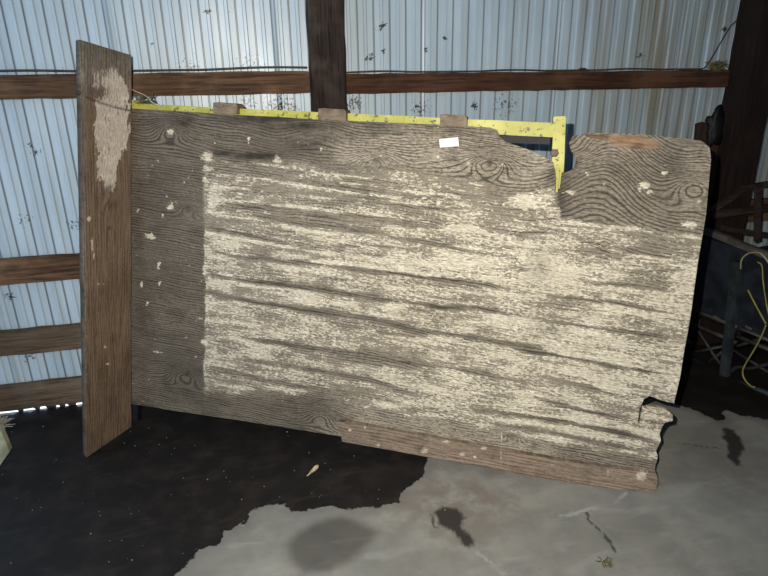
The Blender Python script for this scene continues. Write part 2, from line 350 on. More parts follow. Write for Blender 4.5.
def sheet_box(name, lo, hi, mat, label):
    pts = [(lo[0], lo[1], lo[2]), (hi[0], lo[1], lo[2]), (hi[0], hi[1], lo[2]), (lo[0], hi[1], lo[2])]
    return tag(prism(name, pts, np.array([0, 0, hi[2]-lo[2]]), mat, bev=0), label, kind='structure')
sheet_box('ceiling', (-3, -6.5, 3.1), (4.6, .03, 3.13), M['roof'], 'unseen steel roof of the shed, added to keep sky light out')  # out of view, added to block the sky from above
sheet_box('wall_right', (4.6, -6.5, 0), (4.63, .03, 3.1), M['roof'], 'unseen steel end wall of the shed, added to keep sky light out')  # out of view, added to block the sky on the right
sheet_box('wall_front', (-3, -6.53, 0), (4.6, -6.5, 3.1), M['roof'], 'unseen steel wall behind the viewer, added so daylight enters from the left only')  # out of view, added so sky light comes in only at the left
sheet_box('ground', (-9, .012, -.08), (9, 5, -.006), M['outside'], 'pale gravel outside the back wall')

# ------------------------------------------------------------------ posts and beams
def px_beam(name, x0, x1, z0, z1, mat, lab, seed, group='horizontal beams on the back wall', y0=-.011, y1=-.048, slope=0.0):
    zc = (z0+z1)/2
    o = beam(name, (x0, (y0+y1)/2, zc), (x1, (y0+y1)/2, zc+slope), abs(y1-y0), z1-z0, mat, seed=seed, rough=.0022)
    return tag(o, lab, 'beam', group)
XA, XB, XC = .240, .368, 2.198
px_beam('wooden_beam', -1.5, XA-.002, 1.303, 1.386, M['girt_brown'], 'brown wooden beam at eye height between plank and central post', 1)
px_beam('wooden_beam', XB+.002, XC-.003, 1.296, 1.372, M['girt_red'], 'long brown wooden beam running rightward from the central post at eye height', 2, slope=-.008)
px_beam('wooden_beam', -1.5, XA-.002, .60, .703, M['girt_brown'], 'upper of the three low wooden beams beside the plank', 3)
px_beam('wooden_beam', -1.5, XA-.002, .29, .398, M['girt_grey'], 'middle greyish one of the three low beams beside the plank', 4)
px_beam('wooden_beam', -1.5, XA-.002, .033, .150, M['girt_grey'], 'lowest wooden beam above the daylight slits at the floor', 5)
px_beam('wooden_beam', 2.342, 4.4, 1.285, 1.37, M['girt_brown'], 'short piece of orange brown beam beyond the dark corner post', 6)
px_beam('wooden_beam', 2.342, 4.4, .62, .735, M['girt_brown'], 'reddish brown beam seen through the rack beyond the dark post', 7)
b = beam('wooden_post', ((XA+XB)/2, -.078, 0), ((XA+XB)/2, -.078, 3.1), .128, .13, M['post'], up=(1, 0, 0), rough=.0025, seed=3)
tag(b, 'rough dark timber post standing behind the top of the plywood panel', 'post')
b = beam('wooden_post', (2.27, -.088, 0), (2.27, -.088, 3.1), .148, .135, M['post_dark'], up=(1, 0, 0), rough=.0015, seed=4)
tag(b, 'wide nearly black timber post at the right corner of the wall', 'post')

# cable stapled on top of the beams
def cable(pts, r, lab, mat='cable', name='electric_cable'):
    return tag(tube(name, pts, r, M[mat]), lab, 'cable')
zz = 1.389
cable([(x, -.032+.006*math.sin(x*9), zz+.006+.006*max(0, math.sin(x*7+1))) for x in np.linspace(-1.45, .232, 22)], .0042, 'dark cable lying along the beam between plank and central post')
cable([(x, -.032, 1.377+.004*max(0, math.sin(x*11+2))-.008*(x-.4)/1.7) for x in np.linspace(.38, 2.05, 24)], .0035, 'thin dark cable lying along the beam right of the central post')
cable([at(x, y, -.05) for x, y in [(700, 69), (705, 67), (712, 57), (722, 40), (730, 27), (736, 21)]], .0026, 'thin black wire rising from the beam to the dark corner post')
tag(tube('cable_staple', [at(x, y, -.035) for x, y in [(577, 75), (578, 70), (583, 68.5), (587, 70), (588, 75)]], .0035, M['cable']), 'small dark staple looped on top of the long beam', 'staple')
# straw tuft on beam end
def tuft(name, base, n, L, r, mat, lab, spread, seed):
    rr = np.random.RandomState(seed); bm = bmesh.new()
    for i in range(n):
        p = np.array(base)+(rr.rand(3)-.5)*np.array(spread); d = rr.randn(3); d[2] *= .35; d /= np.linalg.norm(d); q = p+d*L*(.5+rr.rand()*.7)
        q[2] = max(q[2], base[2]-spread[2]*.4); u = np.cross(d, (0, 0, 1)); u /= np.linalg.norm(u)+1e-9; v = np.cross(u, d); m = (p+q)/2+rr.randn(3)*L*.08
        rings = []
        for c in (p, m, q): rings.append([bm.verts.new(V(c+r*(math.cos(a)*u+math.sin(a)*v))) for a in (0, 2.1, 4.2)])
        for a, b2 in zip(rings[:-1], rings[1:]):
            for k in range(3): bm.faces.new((a[k], a[(k+1) % 3], b2[(k+1) % 3], b2[k]))
    return tag(from_bm(name, bm, mat), lab, 'straw', kind='stuff')
tuft('straw_tuft', at(717, 67, -.035), 170, .022, .0024, M['straw'], 'greenish straw nest on the beam against the dark post', (.07, .03, .045), 1)

# ------------------------------------------------------------------ plywood panel in its yellow frame
BL = gr(131, 403, .10); BR = gr(655, 490, 0.004)
dU = BR-BL; LU = np.linalg.norm(dU); dU = dU/LU
tl = math.radians(5); n0 = np.array([-dU[1], dU[0], 0]); n0 /= np.linalg.norm(n0); nn = n0*math.cos(tl)+np.array([0, 0, -math.sin(tl)]); nn -= dU*(nn@dU); nn /= np.linalg.norm(nn)
dV = np.cross(dU, nn);  dV = dV if dV[2] > 0 else -dV      # nn points away from the camera
def pan(x, y, off=0.0): return hit(x, y, BL-nn*off, nn)     # off > 0: proud of the face
def uv(P): P = np.asarray(P); return (P-BL)@dU, (P-BL)@dV
SHEET = [(124, 108), (150, 109.5), (200, 112.5), (240, 115), (280, 117), (318, 119.5), (346, 120.5), (400, 123), (440, 124.5), (466, 126), (490, 127.5), (497, 130), (500, 137), (506, 142), (518, 146), (532, 151), (547, 158), (553, 162), (556, 174), (558, 189), (560, 189), (562, 173), (570, 171), (575, 168), (577, 158), (571, 151), (569, 143), (573, 136), (590, 133), (640, 134), (688, 139), (702, 141), (710, 148), (711, 160), (706, 215), (698, 262), (690, 320), (684, 352), (680, 378), (674, 403), (668, 402), (660, 400), (650, 396), (644, 399), (640, 408), (637.5, 423), (639.5, 423), (642, 408.5), (650, 406.5), (661, 408), (669, 411), (673, 415.5), (672.5, 421), (666, 422.3), (662.5, 426), (659.5, 434), (661, 440.5), (656, 451), (658, 457), (655, 467), (656, 488), (605, 486), (500, 466), (430, 452), (342, 436.5), (300, 430), (240, 420.5), (172, 410.5), (124, 402.5)]
STREAKS = [([(224, 168), (271, 175.5), (325, 184.6), (380, 192)], 2.2, .5), ([(221, 205), (279, 209), (325, 216), (362, 222)], 3, .75), ([(240, 214), (290, 222), (331, 227), (423, 241), (443, 247), (500, 256)], 2.6, .7),
  ([(208, 228), (250, 235), (286, 244)], 2.6, .75), ([(250, 258), (314, 264), (369, 271), (457, 281), (520, 291)], 3, .8), ([(229, 279), (271, 283), (325, 290), (382, 300), (443, 307), (477, 308), (520, 317)], 3, .9),
  ([(205, 293), (240, 300), (308, 311), (375, 320), (416, 330), (500, 342), (540, 348)], 3.4, .85), ([(237, 335), (281, 344), (325, 350), (389, 361), (443, 369)], 3.2, .8), ([(276, 364), (318, 371), (369, 380), (410, 391)], 3, .75),
  ([(211, 367), (271, 382), (325, 391)], 2.6, .7), ([(213, 251), (240, 257), (270, 259), (305, 264)], 2, .7), ([(203, 272), (229, 279)], 2, .6), ([(614, 249), (661, 257), (695, 261)], 2.5, .65), ([(606, 267), (632, 272), (692, 271)], 2.5, .6),
  ([(575, 279), (590, 284), (632, 285), (671, 291)], 3.2, .85), ([(545, 296), (601, 301), (640, 308), (680, 314)], 2.6, .75), ([(541, 320), (593, 328), (645, 335), (682, 337)], 2.4, .8), ([(500, 346), (515, 349), (567, 358), (619, 367), (676, 377)], 2.4, .9),
  ([(553, 380), (584, 388), (634, 399)], 2.4, .75), ([(527, 396), (566, 406), (589, 412), (631, 420)], 2.6, .85), ([(470, 408), (496, 412), (566, 422), (626, 435), (657, 441)], 2.6, .85), ([(470, 419), (542, 431), (600, 443), (656, 453)], 2.6, .7),
  ([(240, 358), (285, 366)], 2, .6), ([(320, 349), (360, 355), (395, 362), (440, 370)], 6, .55), ([(320, 372), (372, 380), (398, 391), (440, 399)], 5, .55), ([(330, 200), (364, 199), (424, 208), (470, 212)], 3, .5), ([(320, 212), (354, 216), (400, 224), (450, 230)], 3, .5), ([(480, 228), (520, 233), (560, 232)], 3, .5),
  ([(600, 232), (640, 236), (690, 244)], 2.4, .5), ([(430, 360), (480, 374), (540, 385)], 3, .5), ([(240, 391), (300, 402), (350, 412)], 3, .5)]
def sheet_fields(px, py, u, v):
    """paint density, black stain, groove and the grain height field of the sheet"""
    j = 5*(fbm(u, v, 14, 4)-.5)+3*(fbm(u*.2, v, 90, 8)-.5)
    # painted zone
    top = np.interp(px, [200, 240, 330, 400, 470, 515, 555, 562, 600, 650, 710], [150, 160, 160, 166, 176, 184, 186, 214, 222, 226, 229])
    bot = np.interp(px, [200, 260, 320, 345, 400, 480, 560, 650, 700], [396, 398, 396, 404, 418, 432, 446, 462, 470])
    zone = ss(202.5, 205.5, px+.8*j)*ss(-6, 8, py-top+j*2)*ss(6, -8, py-bot+j*2)
    dens = np.interp(py, [150, 185, 205, 235, 260, 420, 450], [.32, .35, .39, .45, .50, .52, .46])+0*px
    dens = dens+.11*ss(380, 520, px)*ss(195, 240, py)-.16*ss(330, 520, px)*ss(215, 180, py)*ss(540, 500, px)
    dens += .30*ss(500, 520, px)*ss(562, 550, px)*ss(180, 190, py)*ss(215, 200, py)
    dens -= .13*ss(540, 600, px)*ss(262, 230, py)
    dens += .015+.24*(fbm(u, v, 9, 21)-.5)+.42*(fbm(u*.28, v, 24, 22)-.5)+.5*(fbm(u*.2, v, 60, 23)-.5)+.16*(fbm(u*.8, v*.9, 42, 24, 2)-.5)
    for (a, b, rx, ry, s) in [(335, 265, 45, 7, .2), (460, 262, 28, 12, .2), (395, 306, 14, 9, .25), (310, 300, 12, 6, .2), (430, 400, 40, 9, .22), (560, 275, 26, 14, .25), (600, 360, 50, 14, .12), (470, 330, 40, 9, .15), (350, 240, 45, 7, .18), (240, 330, 20, 18, .12), (205+8, 200, 5, 12, .35), (590, 250, 30, 8, -.2), (650, 282, 30, 9, -.25), (370, 358, 40, 7, -.28), (300, 222, 60, 4, -.15), (340, 395, 26, 8, -.35), (560, 310, 20, 14, -.18), (540, 232, 22, 5, -.2), (660, 250, 28, 7, -.2), (400, 250, 30, 5, -.18), (270, 315, 26, 5, -.1)]:
        dens += s*np.exp(-(((px-a)/rx)**2+((py-b)/ry)**2))
    groove = np.zeros(px.shape); ridge = np.zeros(px.shape)
    for k, (pts, wd, s) in enumerate(STREAKS):
        d = line_d(px, py+3*(fbm(u, v*.2, 12, 140+k)-.5), pts); wob = .35+1.1*fbm(u, v*.3, 22, 40+k); tp = np.clip((np.minimum(px-pts[0][0], pts[-1][0]-px)+(24 if pts[0][0] < 215 else 4))/34, .12, 1)
        groove = np.maximum(groove, s*tp*(.55+.75*fbm(u*.6, v, 16, 240+k))*np.exp(-(d/(wd*wob*.85))**2))
    for k, pts in enumerate([[(222, 160), (271, 165), (325, 173), (372, 179)], [(212, 174), (262, 179), (325, 190), (400, 198)], [(215, 186), (250, 190)], [(212, 199), (300, 207), (380, 216)], [(207, 212), (260, 220), (330, 234)], [(208, 233), (262, 243), (330, 254)], [(240, 284), (300, 292)], [(312, 262), (372, 267), (440, 277)], [(560, 222), (620, 227), (700, 238)], [(630, 256), (700, 262)], [(560, 355), (625, 366), (676, 379)], [(500, 409), (570, 419), (650, 433)], [(490, 418), (560, 428), (640, 444)], [(300, 196), (360, 200), (420, 203)], [(340, 182), (400, 190), (460, 196)]]):
        d = line_d(px, py+2.5*(fbm(u, v*.2, 14, 340+k)-.5), pts); ridge = np.maximum(ridge, (.3+1.0*fbm(u, v*.3, 26, 360+k))*np.exp(-(d/1.5)**2))
    dens = dens+.42*ridge*ss(200, 206, px)
    dens = (dens-groove*.75)*zone+(zone-1)*.35
    # patch of paint with the hard left edge above the zone, drips and flecks
    fl = [(208, 157, 6, 5, 1), (208, 169, 6, 3.5, .9), (206, 180, 3, 8, .75), (212, 205, 9, 3, .8), (171, 132, 3, 3, 1.2), (171, 206, 4, 4, .8), (150, 236, 6, 2.6, 1.0), (158, 265, 1.4, 5, 1), (142, 285, 1.8, 3.4, 1.0), (147, 302, 1.6, 2, 1), (160, 283, 1.4, 1.6, .9), (138, 211, 2, 1.8, .8), (163, 215, 2, 2, .7), (205, 342, 4, 2.6, .9), (157, 351, 6, 1.4, .6), (187, 337, 2, 3, .5), (250, 139, 1.6, 1.6, .9), (278, 160, 4, 3.6, .9), (159, 161, 1.3, 1.3, .8), (645, 186, 4.5, 3.5, 1.1), (650, 193, 4, 2.6, .9), (641, 189, 3, 3, .9), (665, 172, 2, 2, 1.1), (586, 174, 1.5, 2, 1.0), (606, 184, 1.2, 1.2, .9), (612, 181, 1.1, 1.1, .9), (691, 224, 8, 3.6, 1.3), (699, 201, 3, 2, .8), (700, 182, 1.5, 1.3, .8), (470, 162, 4.5, 4, .6), (502, 164, 2, 2, .8), (382, 156, 1.3, 1.3, .9), (435, 156, 4, 2, .6), (320, 149, 2, 2, .7), (352, 126, 2, 1.2, .6), (368, 407, 2.4, 2, 1.1), (345, 400, 4, 1.2, .8), (375, 418, 1.6, 1.4, .9), (424, 199, 2, 2, .9), (426, 213, 2, 1.5, .9), (651, 454, 2, 1.6, 1.0), (570, 193, 7, 2, .7), (205, 272, 3, 6, .8), (400, 128, 3, 2, .4), (197, 318, 6, 2, .5), (262, 192, 2, 1.6, .8), (148, 380, 1.4, 1.4, .7), (196, 357, 1.2, 1.6, .8), (155, 339, 1.5, 1.5, .5)]
    jx = px+5*(fbm(u, v, 42, 501)-.5)+3*(fbm(u, v, 110, 502, 2)-.5); jy = py+4*(fbm(u, v, 42, 503)-.5)+3*(fbm(u, v, 110, 504, 2)-.5)
    for (a, b, rx, ry, s) in fl:
        q = np.exp(-(((jx-a)/rx)**2+((jy-b)/ry)**2)*.9); dens = np.maximum(dens, s*1.05*q*(.75+.5*fbm(u, v, 60, 33)))
    dens += .5*ss(.80, .86, fbm(u, v, 55, 71, 2))*ss(120, 130, py)*(1-zone)*ss(.45, .6, fbm(u, v, 5, 72))
    dens = np.maximum(dens, .8*ss(1.2, .3, np.abs(px-501.5))*ss(428, 436, py)*ss(446, 440, py))
    dark = np.zeros(px.shape)
    for (a, b, rx, ry, s) in [(262, 119, 52, 5, 1.0), (300, 126, 45, 6, .8), (340, 138, 30, 8, .45), (186, 121, 11, 6, .8), (258, 156, 24, 3.4, 1.25), (225, 153, 12, 3, 1.0), (310, 146, 30, 8, .4), (150, 122, 14, 8, .3), (270, 205, 16, 3, .4), (350, 170, 30, 5, .35), (560, 204, 4, 10, .6), (540, 270, 14, 18, .35), (548, 330, 16, 14, .3), (377, 161, 4, 4, .75), (490, 163, 4, 4, .7), (188, 208, 4, 3, .6), (155, 333, 7, 6, .45), (187, 374, 3, 3, .6), (550, 176, 5, 8, .6), (560, 190, 5, 12, .2), (512, 437, 5, 4, .6), (535, 446, 3, 3, .5), (132, 130, 3, 12, .35), (545, 250, 18, 9, .22), (535, 300, 20, 8, .2), (525, 315, 16, 10, .18), (590, 312, 12, 5, .2), (470, 148, 20, 4, .12), (395, 133, 30, 3, .35), (355, 136, 14, 2.5, .3), (640, 410, 2, 7, .5), (576, 163, 3, 4, .7)]:
        dark = np.maximum(dark, s*np.exp(-(((px-a)/rx)**2+((py-b)/ry)**2))*(.35+1.1*fbm(u, v, 40, 12)))
    dark = np.clip(dark+.8*groove**3*zone+.3*ss(.55, .8, fbm(u, v, 12, 601))*(1-zone), 0, .85)
    dust_sheen = .58*zone+(1-zone)*(.85*ss(300, 370, px)*ss(560, 545, px)*ss(112, 150, py)+1.0*np.exp(-(((px-372)/34)**2+((py-150)/12)**2))+.45*ss(560, 580, px)*ss(300, 240, py)+.45*ss(300, 480, px)*ss(400, 430, py)+.12)*(.5+fbm(u, v, 8, 301))  # paint residue, plus flash brightness and a grey sheen painted into the upper middle
    G = v+.055*u+.022*(fbm(u*.5, v*.6, 4, 50)-.5)+.012*(fbm(u, v*1.5, 11, 51)-.5)
    for (a, b, s, A) in [(375, 160, .034, .055), (490, 163, .040, .085), (170, 131, .034, .055), (186, 375, .045, .075), (189, 208, .026, .045), (513, 437, .02, .035), (322, 416, .04, .05), (695, 186, .045, .07), (580, 150, .035, -.03), (450, 150, .05, .03), (320, 135, .05, .04)]:
        cu, cv = uv(pan(a, b)); G = G-A*np.exp(-(((u-cu)/(s*1.7))**2+((v-cv)/s)**2))
    cu, cv = uv(pan(608, 150)); G = G-.125*np.exp(-(((u-cu)/.145)**2+((v-cv)/.24)**2))-.03*np.exp(-(((u-cu-.28)/.07)**2+((v-cv)/.2)**2))
    cu, cv = uv(pan(300, 140)); G = G+.02*np.exp(-(((u-cu)/.2)**2+((v-cv)/.06)**2))
    figure = .55*np.exp(-(((px-622)/66)**2+((py-192)/42)**2)**2)+.7*np.exp(-(((px-492)/42)**2+((py-163)/22)**2)**2)+.6*np.exp(-(((px-376)/30)**2+((py-158)/18)**2)**2)+.5*np.exp(-(((px-186)/26)**2+((py-372)/22)**2)**2)+.45*np.exp(-(((px-172)/34)**2+((py-134)/18)**2)**2)+.6*np.exp(-(((px-318)/40)**2+((py-415)/14)**2)**2)+.5*np.exp(-(((px-660)/40)**2+((py-165)/25)**2)**2)
    return dens, dark, groove, G, np.clip(dust_sheen, 0, 1), np.clip(figure, 0, .95)*(1-zone*.8)
def fine_board(name, outline, off, thick, cell, mat, fields, parent, margin=.0, relief=1.0):
    """solid board on the panel's plane: fine grid face cut to the outline, closed round the edge and at the back"""
    O = np.array([uv(pan(x, y, off)) for x, y in outline]); base = BL-nn*off
    us = np.arange(O[:, 0].min()-cell, O[:, 0].max()+cell*2, cell); vs_ = np.arange(O[:, 1].min()-cell, O[:, 1].max()+cell*2, cell)
    U, Vv = np.meshgrid(us, vs_); ny, nx = U.shape; u = U.ravel(); v = Vv.ravel()
    cu = (u.reshape(ny, nx)[:-1, :-1]+cell/2).ravel(); cv = (v.reshape(ny, nx)[:-1, :-1]+cell/2).ravel()
    keep = poly_sd(cu, cv, O) < 0
    i = np.arange(nx*ny).reshape(ny, nx); faces = np.stack([i[:-1, :-1], i[:-1, 1:], i[1:, 1:], i[1:, :-1]], -1).reshape(-1, 4)[keep]
    E = np.concatenate([faces[:, [0, 1]], faces[:, [1, 2]], faces[:, [2, 3]], faces[:, [3, 0]]])
    key = E.min(1).astype(np.int64)*(nx*ny)+E.max(1); uq, idx, cnt = np.unique(key, return_index=True, return_counts=True); bd = E[idx[cnt == 1]]
    bv = np.unique(bd)
    for q in bv:                                # slide the rim's vertices onto the outline
        best = 1e9; bp = None; p = np.array([u[q], v[q]])
        A = O; B = np.roll(O, -1, 0); e = B-A; t = np.clip(((p-A)*e).sum(1)/((e*e).sum(1)+1e-12), 0, 1); C = A+e*t[:, None]; dd = np.hypot(*(p-C).T); k = dd.argmin()
        if dd[k] < cell*1.6: u[q], v[q] = C[k]
    P = base+u[:, None]*dU+v[:, None]*dV
    px, py = topx(P); dens, dark, groove, G, dust_sheen, *fig = fields(px, py, u, v); fig = fig[0] if fig else 0*u
    hgt = -.0022*groove+.0005*np.clip(dens, 0, 1)+.0012*(fbm(u*.3, v, 60, 66)-.5)
    rimmask = np.zeros(len(u)); rimmask[bv] = 1
    P = P-nn*(hgt*relief*(1-rimmask))[:, None]
    used = np.unique(faces); remap = -np.ones(nx*ny, int); remap[used] = np.arange(len(used)); f2 = remap[faces]; P2 = P[used]
    nb = len(used); bidx = {int(b): nb+k for k, b in enumerate(bv)}; back = P[bv]+nn*thick
    co = np.vstack([P2, back]); side = [(int(remap[a]), bidx[int(a)], bidx[int(b)], int(remap[b])) for a, b in bd]
    # back face: outline polygon
    nbk = len(co); bo = base+O[:, :1]*dU+O[:, 1:]*dV+nn*thick; co = np.vstack([co, bo])
    me = bpy.data.meshes.new(name); me.from_pydata(co.tolist(), [], [tuple(int(z) for z in f) for f in f2]+side+[tuple(range(nbk, nbk+len(O)))])
    ext = lambda a, fill: np.concatenate([a[used], a[bv], np.full(len(O), fill)])
    gv = np.stack([ext(u, 0), ext(G, 0), ext(v+.055*u+.006*(fbm(u, v, 5, 55)-.5), 0)], 1)
    attr(me, 'paint', np.clip(ext(dens, -.5), -1, 1.6)); attr(me, 'dark', ext(dark, 0)); attr(me, 'dust_sheen', ext(dust_sheen, 0)); attr(me, 'figure', ext(fig, 0)); attr(me, 'gv', gv, 'FLOAT_VECTOR')
    return link(name, me, mat, parent)
panel = empty('plywood_panel', BL+np.array([0, 0, -.1]), 'large weathered plywood panel with peeling cream paint in a yellow steel frame', 'panel')
fine_board('plywood_sheet', SHEET, 0.0, .016, .0033, M['sheet'], sheet_fields, panel)
def strip_fields(px, py, u, v):
    dens = -.12+.5*(fbm(u, v, 16, 91)-.5)+0*px
    for (a, b, rx, ry, s) in [(641, 476, 6, 5, 1.3), (484, 448, 3, 2.4, 1), (424, 450, 4, 3, 1), (378, 445, 3, 2, .9), (350, 430, 2, 2, .9), (446, 442, 6, 2, .8), (462, 454, 4, 2, .8), (475, 457, 2, 2, .9), (501, 457, 1, 9, .9), (365, 427, 1.5, 1.5, .8), (550, 465, 6, 1.5, .6), (608, 472, 1, 5, .8), (520, 470, 16, 3, .35)]:
        dens = np.maximum(dens, s*np.exp(-(((px-a)/rx)**2+((py-b)/ry)**2)))
    dark = .35*np.exp(-(((px-404)/12)**2+((py-440)/3)**2))+.6*np.exp(-(((px-421)/4)**2+((py-449)/2.5)**2))+.25*ss(.55, .75, fbm(u, v, 22, 94))
    G = v+.02*u+.02*(fbm(u*.6, v, 8, 95)-.5); return dens, dark, 0*px, G, .35+0*px
STRIP = [(337, 421.5), (352, 422.5), (404, 432.5), (456, 441.5), (500, 449), (532, 455), (584, 464), (657, 474), (658, 483), (655, 492), (605, 488.5), (532, 477), (480, 466), (430, 457.5), (384, 449), (342, 441.5), (341, 436)]
o = fine_board('bottom_board', STRIP, .017, .0165, .004, M['strip'], strip_fields, panel); o['label'] = 'reddish brown board nailed along the bottom edge'
# torn light veneer strip along the top right edge
def veneer_fields(px, py, u, v):
    return -.3+0*px, .5*ss(.5, .7, fbm(u, v, 30, 97)), 0*px, v+.01*fbm(u, v, 9, 98), .15+0*px
o = fine_board('torn_veneer', [(583, 134.4), (612, 134.4), (640, 135), (655, 141), (662, 146), (655, 149.5), (632, 149), (612, 144), (608, 140), (590, 138)], .0025, .0022, .005, M['veneer'], veneer_fields, panel); o['label'] = 'patch of fresh orange torn veneer'

def bar(name, a, b, wd, dp, off, mat, parent, **k):
    """bar on the panel between two traced points, lying off behind (-) or before (+) its face"""
    return beam(name, pan(*a, off), pan(*b, off), dp, wd, mat, parent, up=dV if abs((pan(*b)-pan(*a))@dU) > abs((pan(*b)-pan(*a))@dV) else dU, rough=.0008, bev=.002, **k)
bar('frame_rail', (128, 109.5), (556, 130.3), .043, .036, -.036, M['yellow'], panel)
bar('frame_upright', (559.5, 116.5), (556, 200), .037, .036, -.032, M['yellow'], panel)
bar('frame_upright', (556, 214), (552, 452), .043, .036, -.036, M['yellow'], panel)
a = pan(133, 100, -.036); b2 = a+(pan(137, 402, -.036)-a)*1.0
beam('frame_upright', a, b2, .034, .036, M['yellow'], panel, up=dU, rough=.0008, bev=.002)
a2 = b2; foot = a2+(a2-a)/np.linalg.norm(a2-a)*(a2[2]/abs(((a2-a)/np.linalg.norm(a2-a))[2])-.004)
beam('frame_foot', a2+(foot-a2)*.03, foot, .026, .028, M['black'], panel, up=dU, rough=.0005, bev=.002)
# dark strip in the gap just below the frame rail
bar('dark_strip', (500, 139), (550, 141), .022, .03, -.05, M['black'], panel)
# peeled yellow on the upright over the sheet
prism('paint_flake', [pan(x, y, .0006) for x, y in [(555.5, 168), (559.5, 168), (559, 178), (558.3, 184), (557.6, 192), (555.8, 192), (556.2, 182)]], nn*.0016, M['yellow'], panel, bev=0)
def disc(name, c, r, thick, axis, mat, parent, n=12):
    bm = bmesh.new(); axis = np.array(axis)/np.linalg.norm(axis); s = np.cross(axis, (0, 0, 1)); s /= np.linalg.norm(s); q = np.cross(axis, s); R = []
    for (h, rr) in ((0, r), (thick*.7, r), (thick, r*.75)): R.append([bm.verts.new(V(np.array(c)+axis*h+rr*(math.cos(2*math.pi*k/n)*s+math.sin(2*math.pi*k/n)*q))) for k in range(n)])
    bm.faces.new(R[0][::-1]); bm.faces.new(R[2])
    for a, b in zip(R[:-1], R[1:]):
        for k in range(n): bm.faces.new((a[k], a[(k+1) % n], b[(k+1) % n], b[k]))
    return from_bm(name, bm, mat, parent)
disc('bolt', pan(554.5, 153, -.014), .013, .009, -nn, M['bolt'], panel, 6)
# three wooden cleats hooked over the top edge
def cleat(x0, x1, yt, yb, lab):
    pts = [(x0, yt+.6), (x0+6, yt), ((x0+x1)/2, yt+.8), (x1-2, yt+1.2), (x1, yt+3), (x1, yb+.8), ((x0+x1)/2, yb), (x0, yb-.5)]
    o = prism('wooden_cleat', [pan(x, y, .003) for x, y in pts], nn*.055, M['cleat'], panel, bev=.0015); o['label'] = lab; return o
cleat(213, 237, 102, 113.5, 'grey weathered cleat nearest the plank')
cleat(318, 346, 108, 120.5, 'paler cleat in front of the post')
cleat(440, 467, 114, 126, 'brown cleat above the white sticker')
# white sticker with unreadable print
st = prism('paper_sticker', [pan(x, y, .0022) for x, y in [(439.3, 139.3), (458, 137.4), (459, 146), (440, 147.4)]], nn*.0012, M['white'], panel, bev=0); st['label'] = 'small white paper sticker'
def text(body, x, y, size, mat, parent, ang=0):
    cu = bpy.data.curves.new('print', 'FONT'); cu.body = body; cu.size = size; cu.align_x = 'CENTER'; cu.extrude = .0001
    tmp = bpy.data.objects.new('tmp', cu); scene.collection.objects.link(tmp); bpy.context.view_layer.update()
    me = bpy.data.meshes.new_from_object(tmp); bpy.data.objects.remove(tmp)
    o3 = pan(x, y, .0027); R = Matrix(((dU[0], dV[0], -nn[0], o3[0]), (dU[1], dV[1], -nn[1], o3[1]), (dU[2], dV[2], -nn[2], o3[2]), (0, 0, 0, 1)))
    me.transform(R @ Matrix.Rotation(ang, 4, 'Z')); return link('printing', me, mat, parent)
text('--------', 449, 141.6, .016, M['ink'], st, math.radians(5)); text('-- -', 449, 145.6, .013, M['ink_dark'], st, math.radians(5))

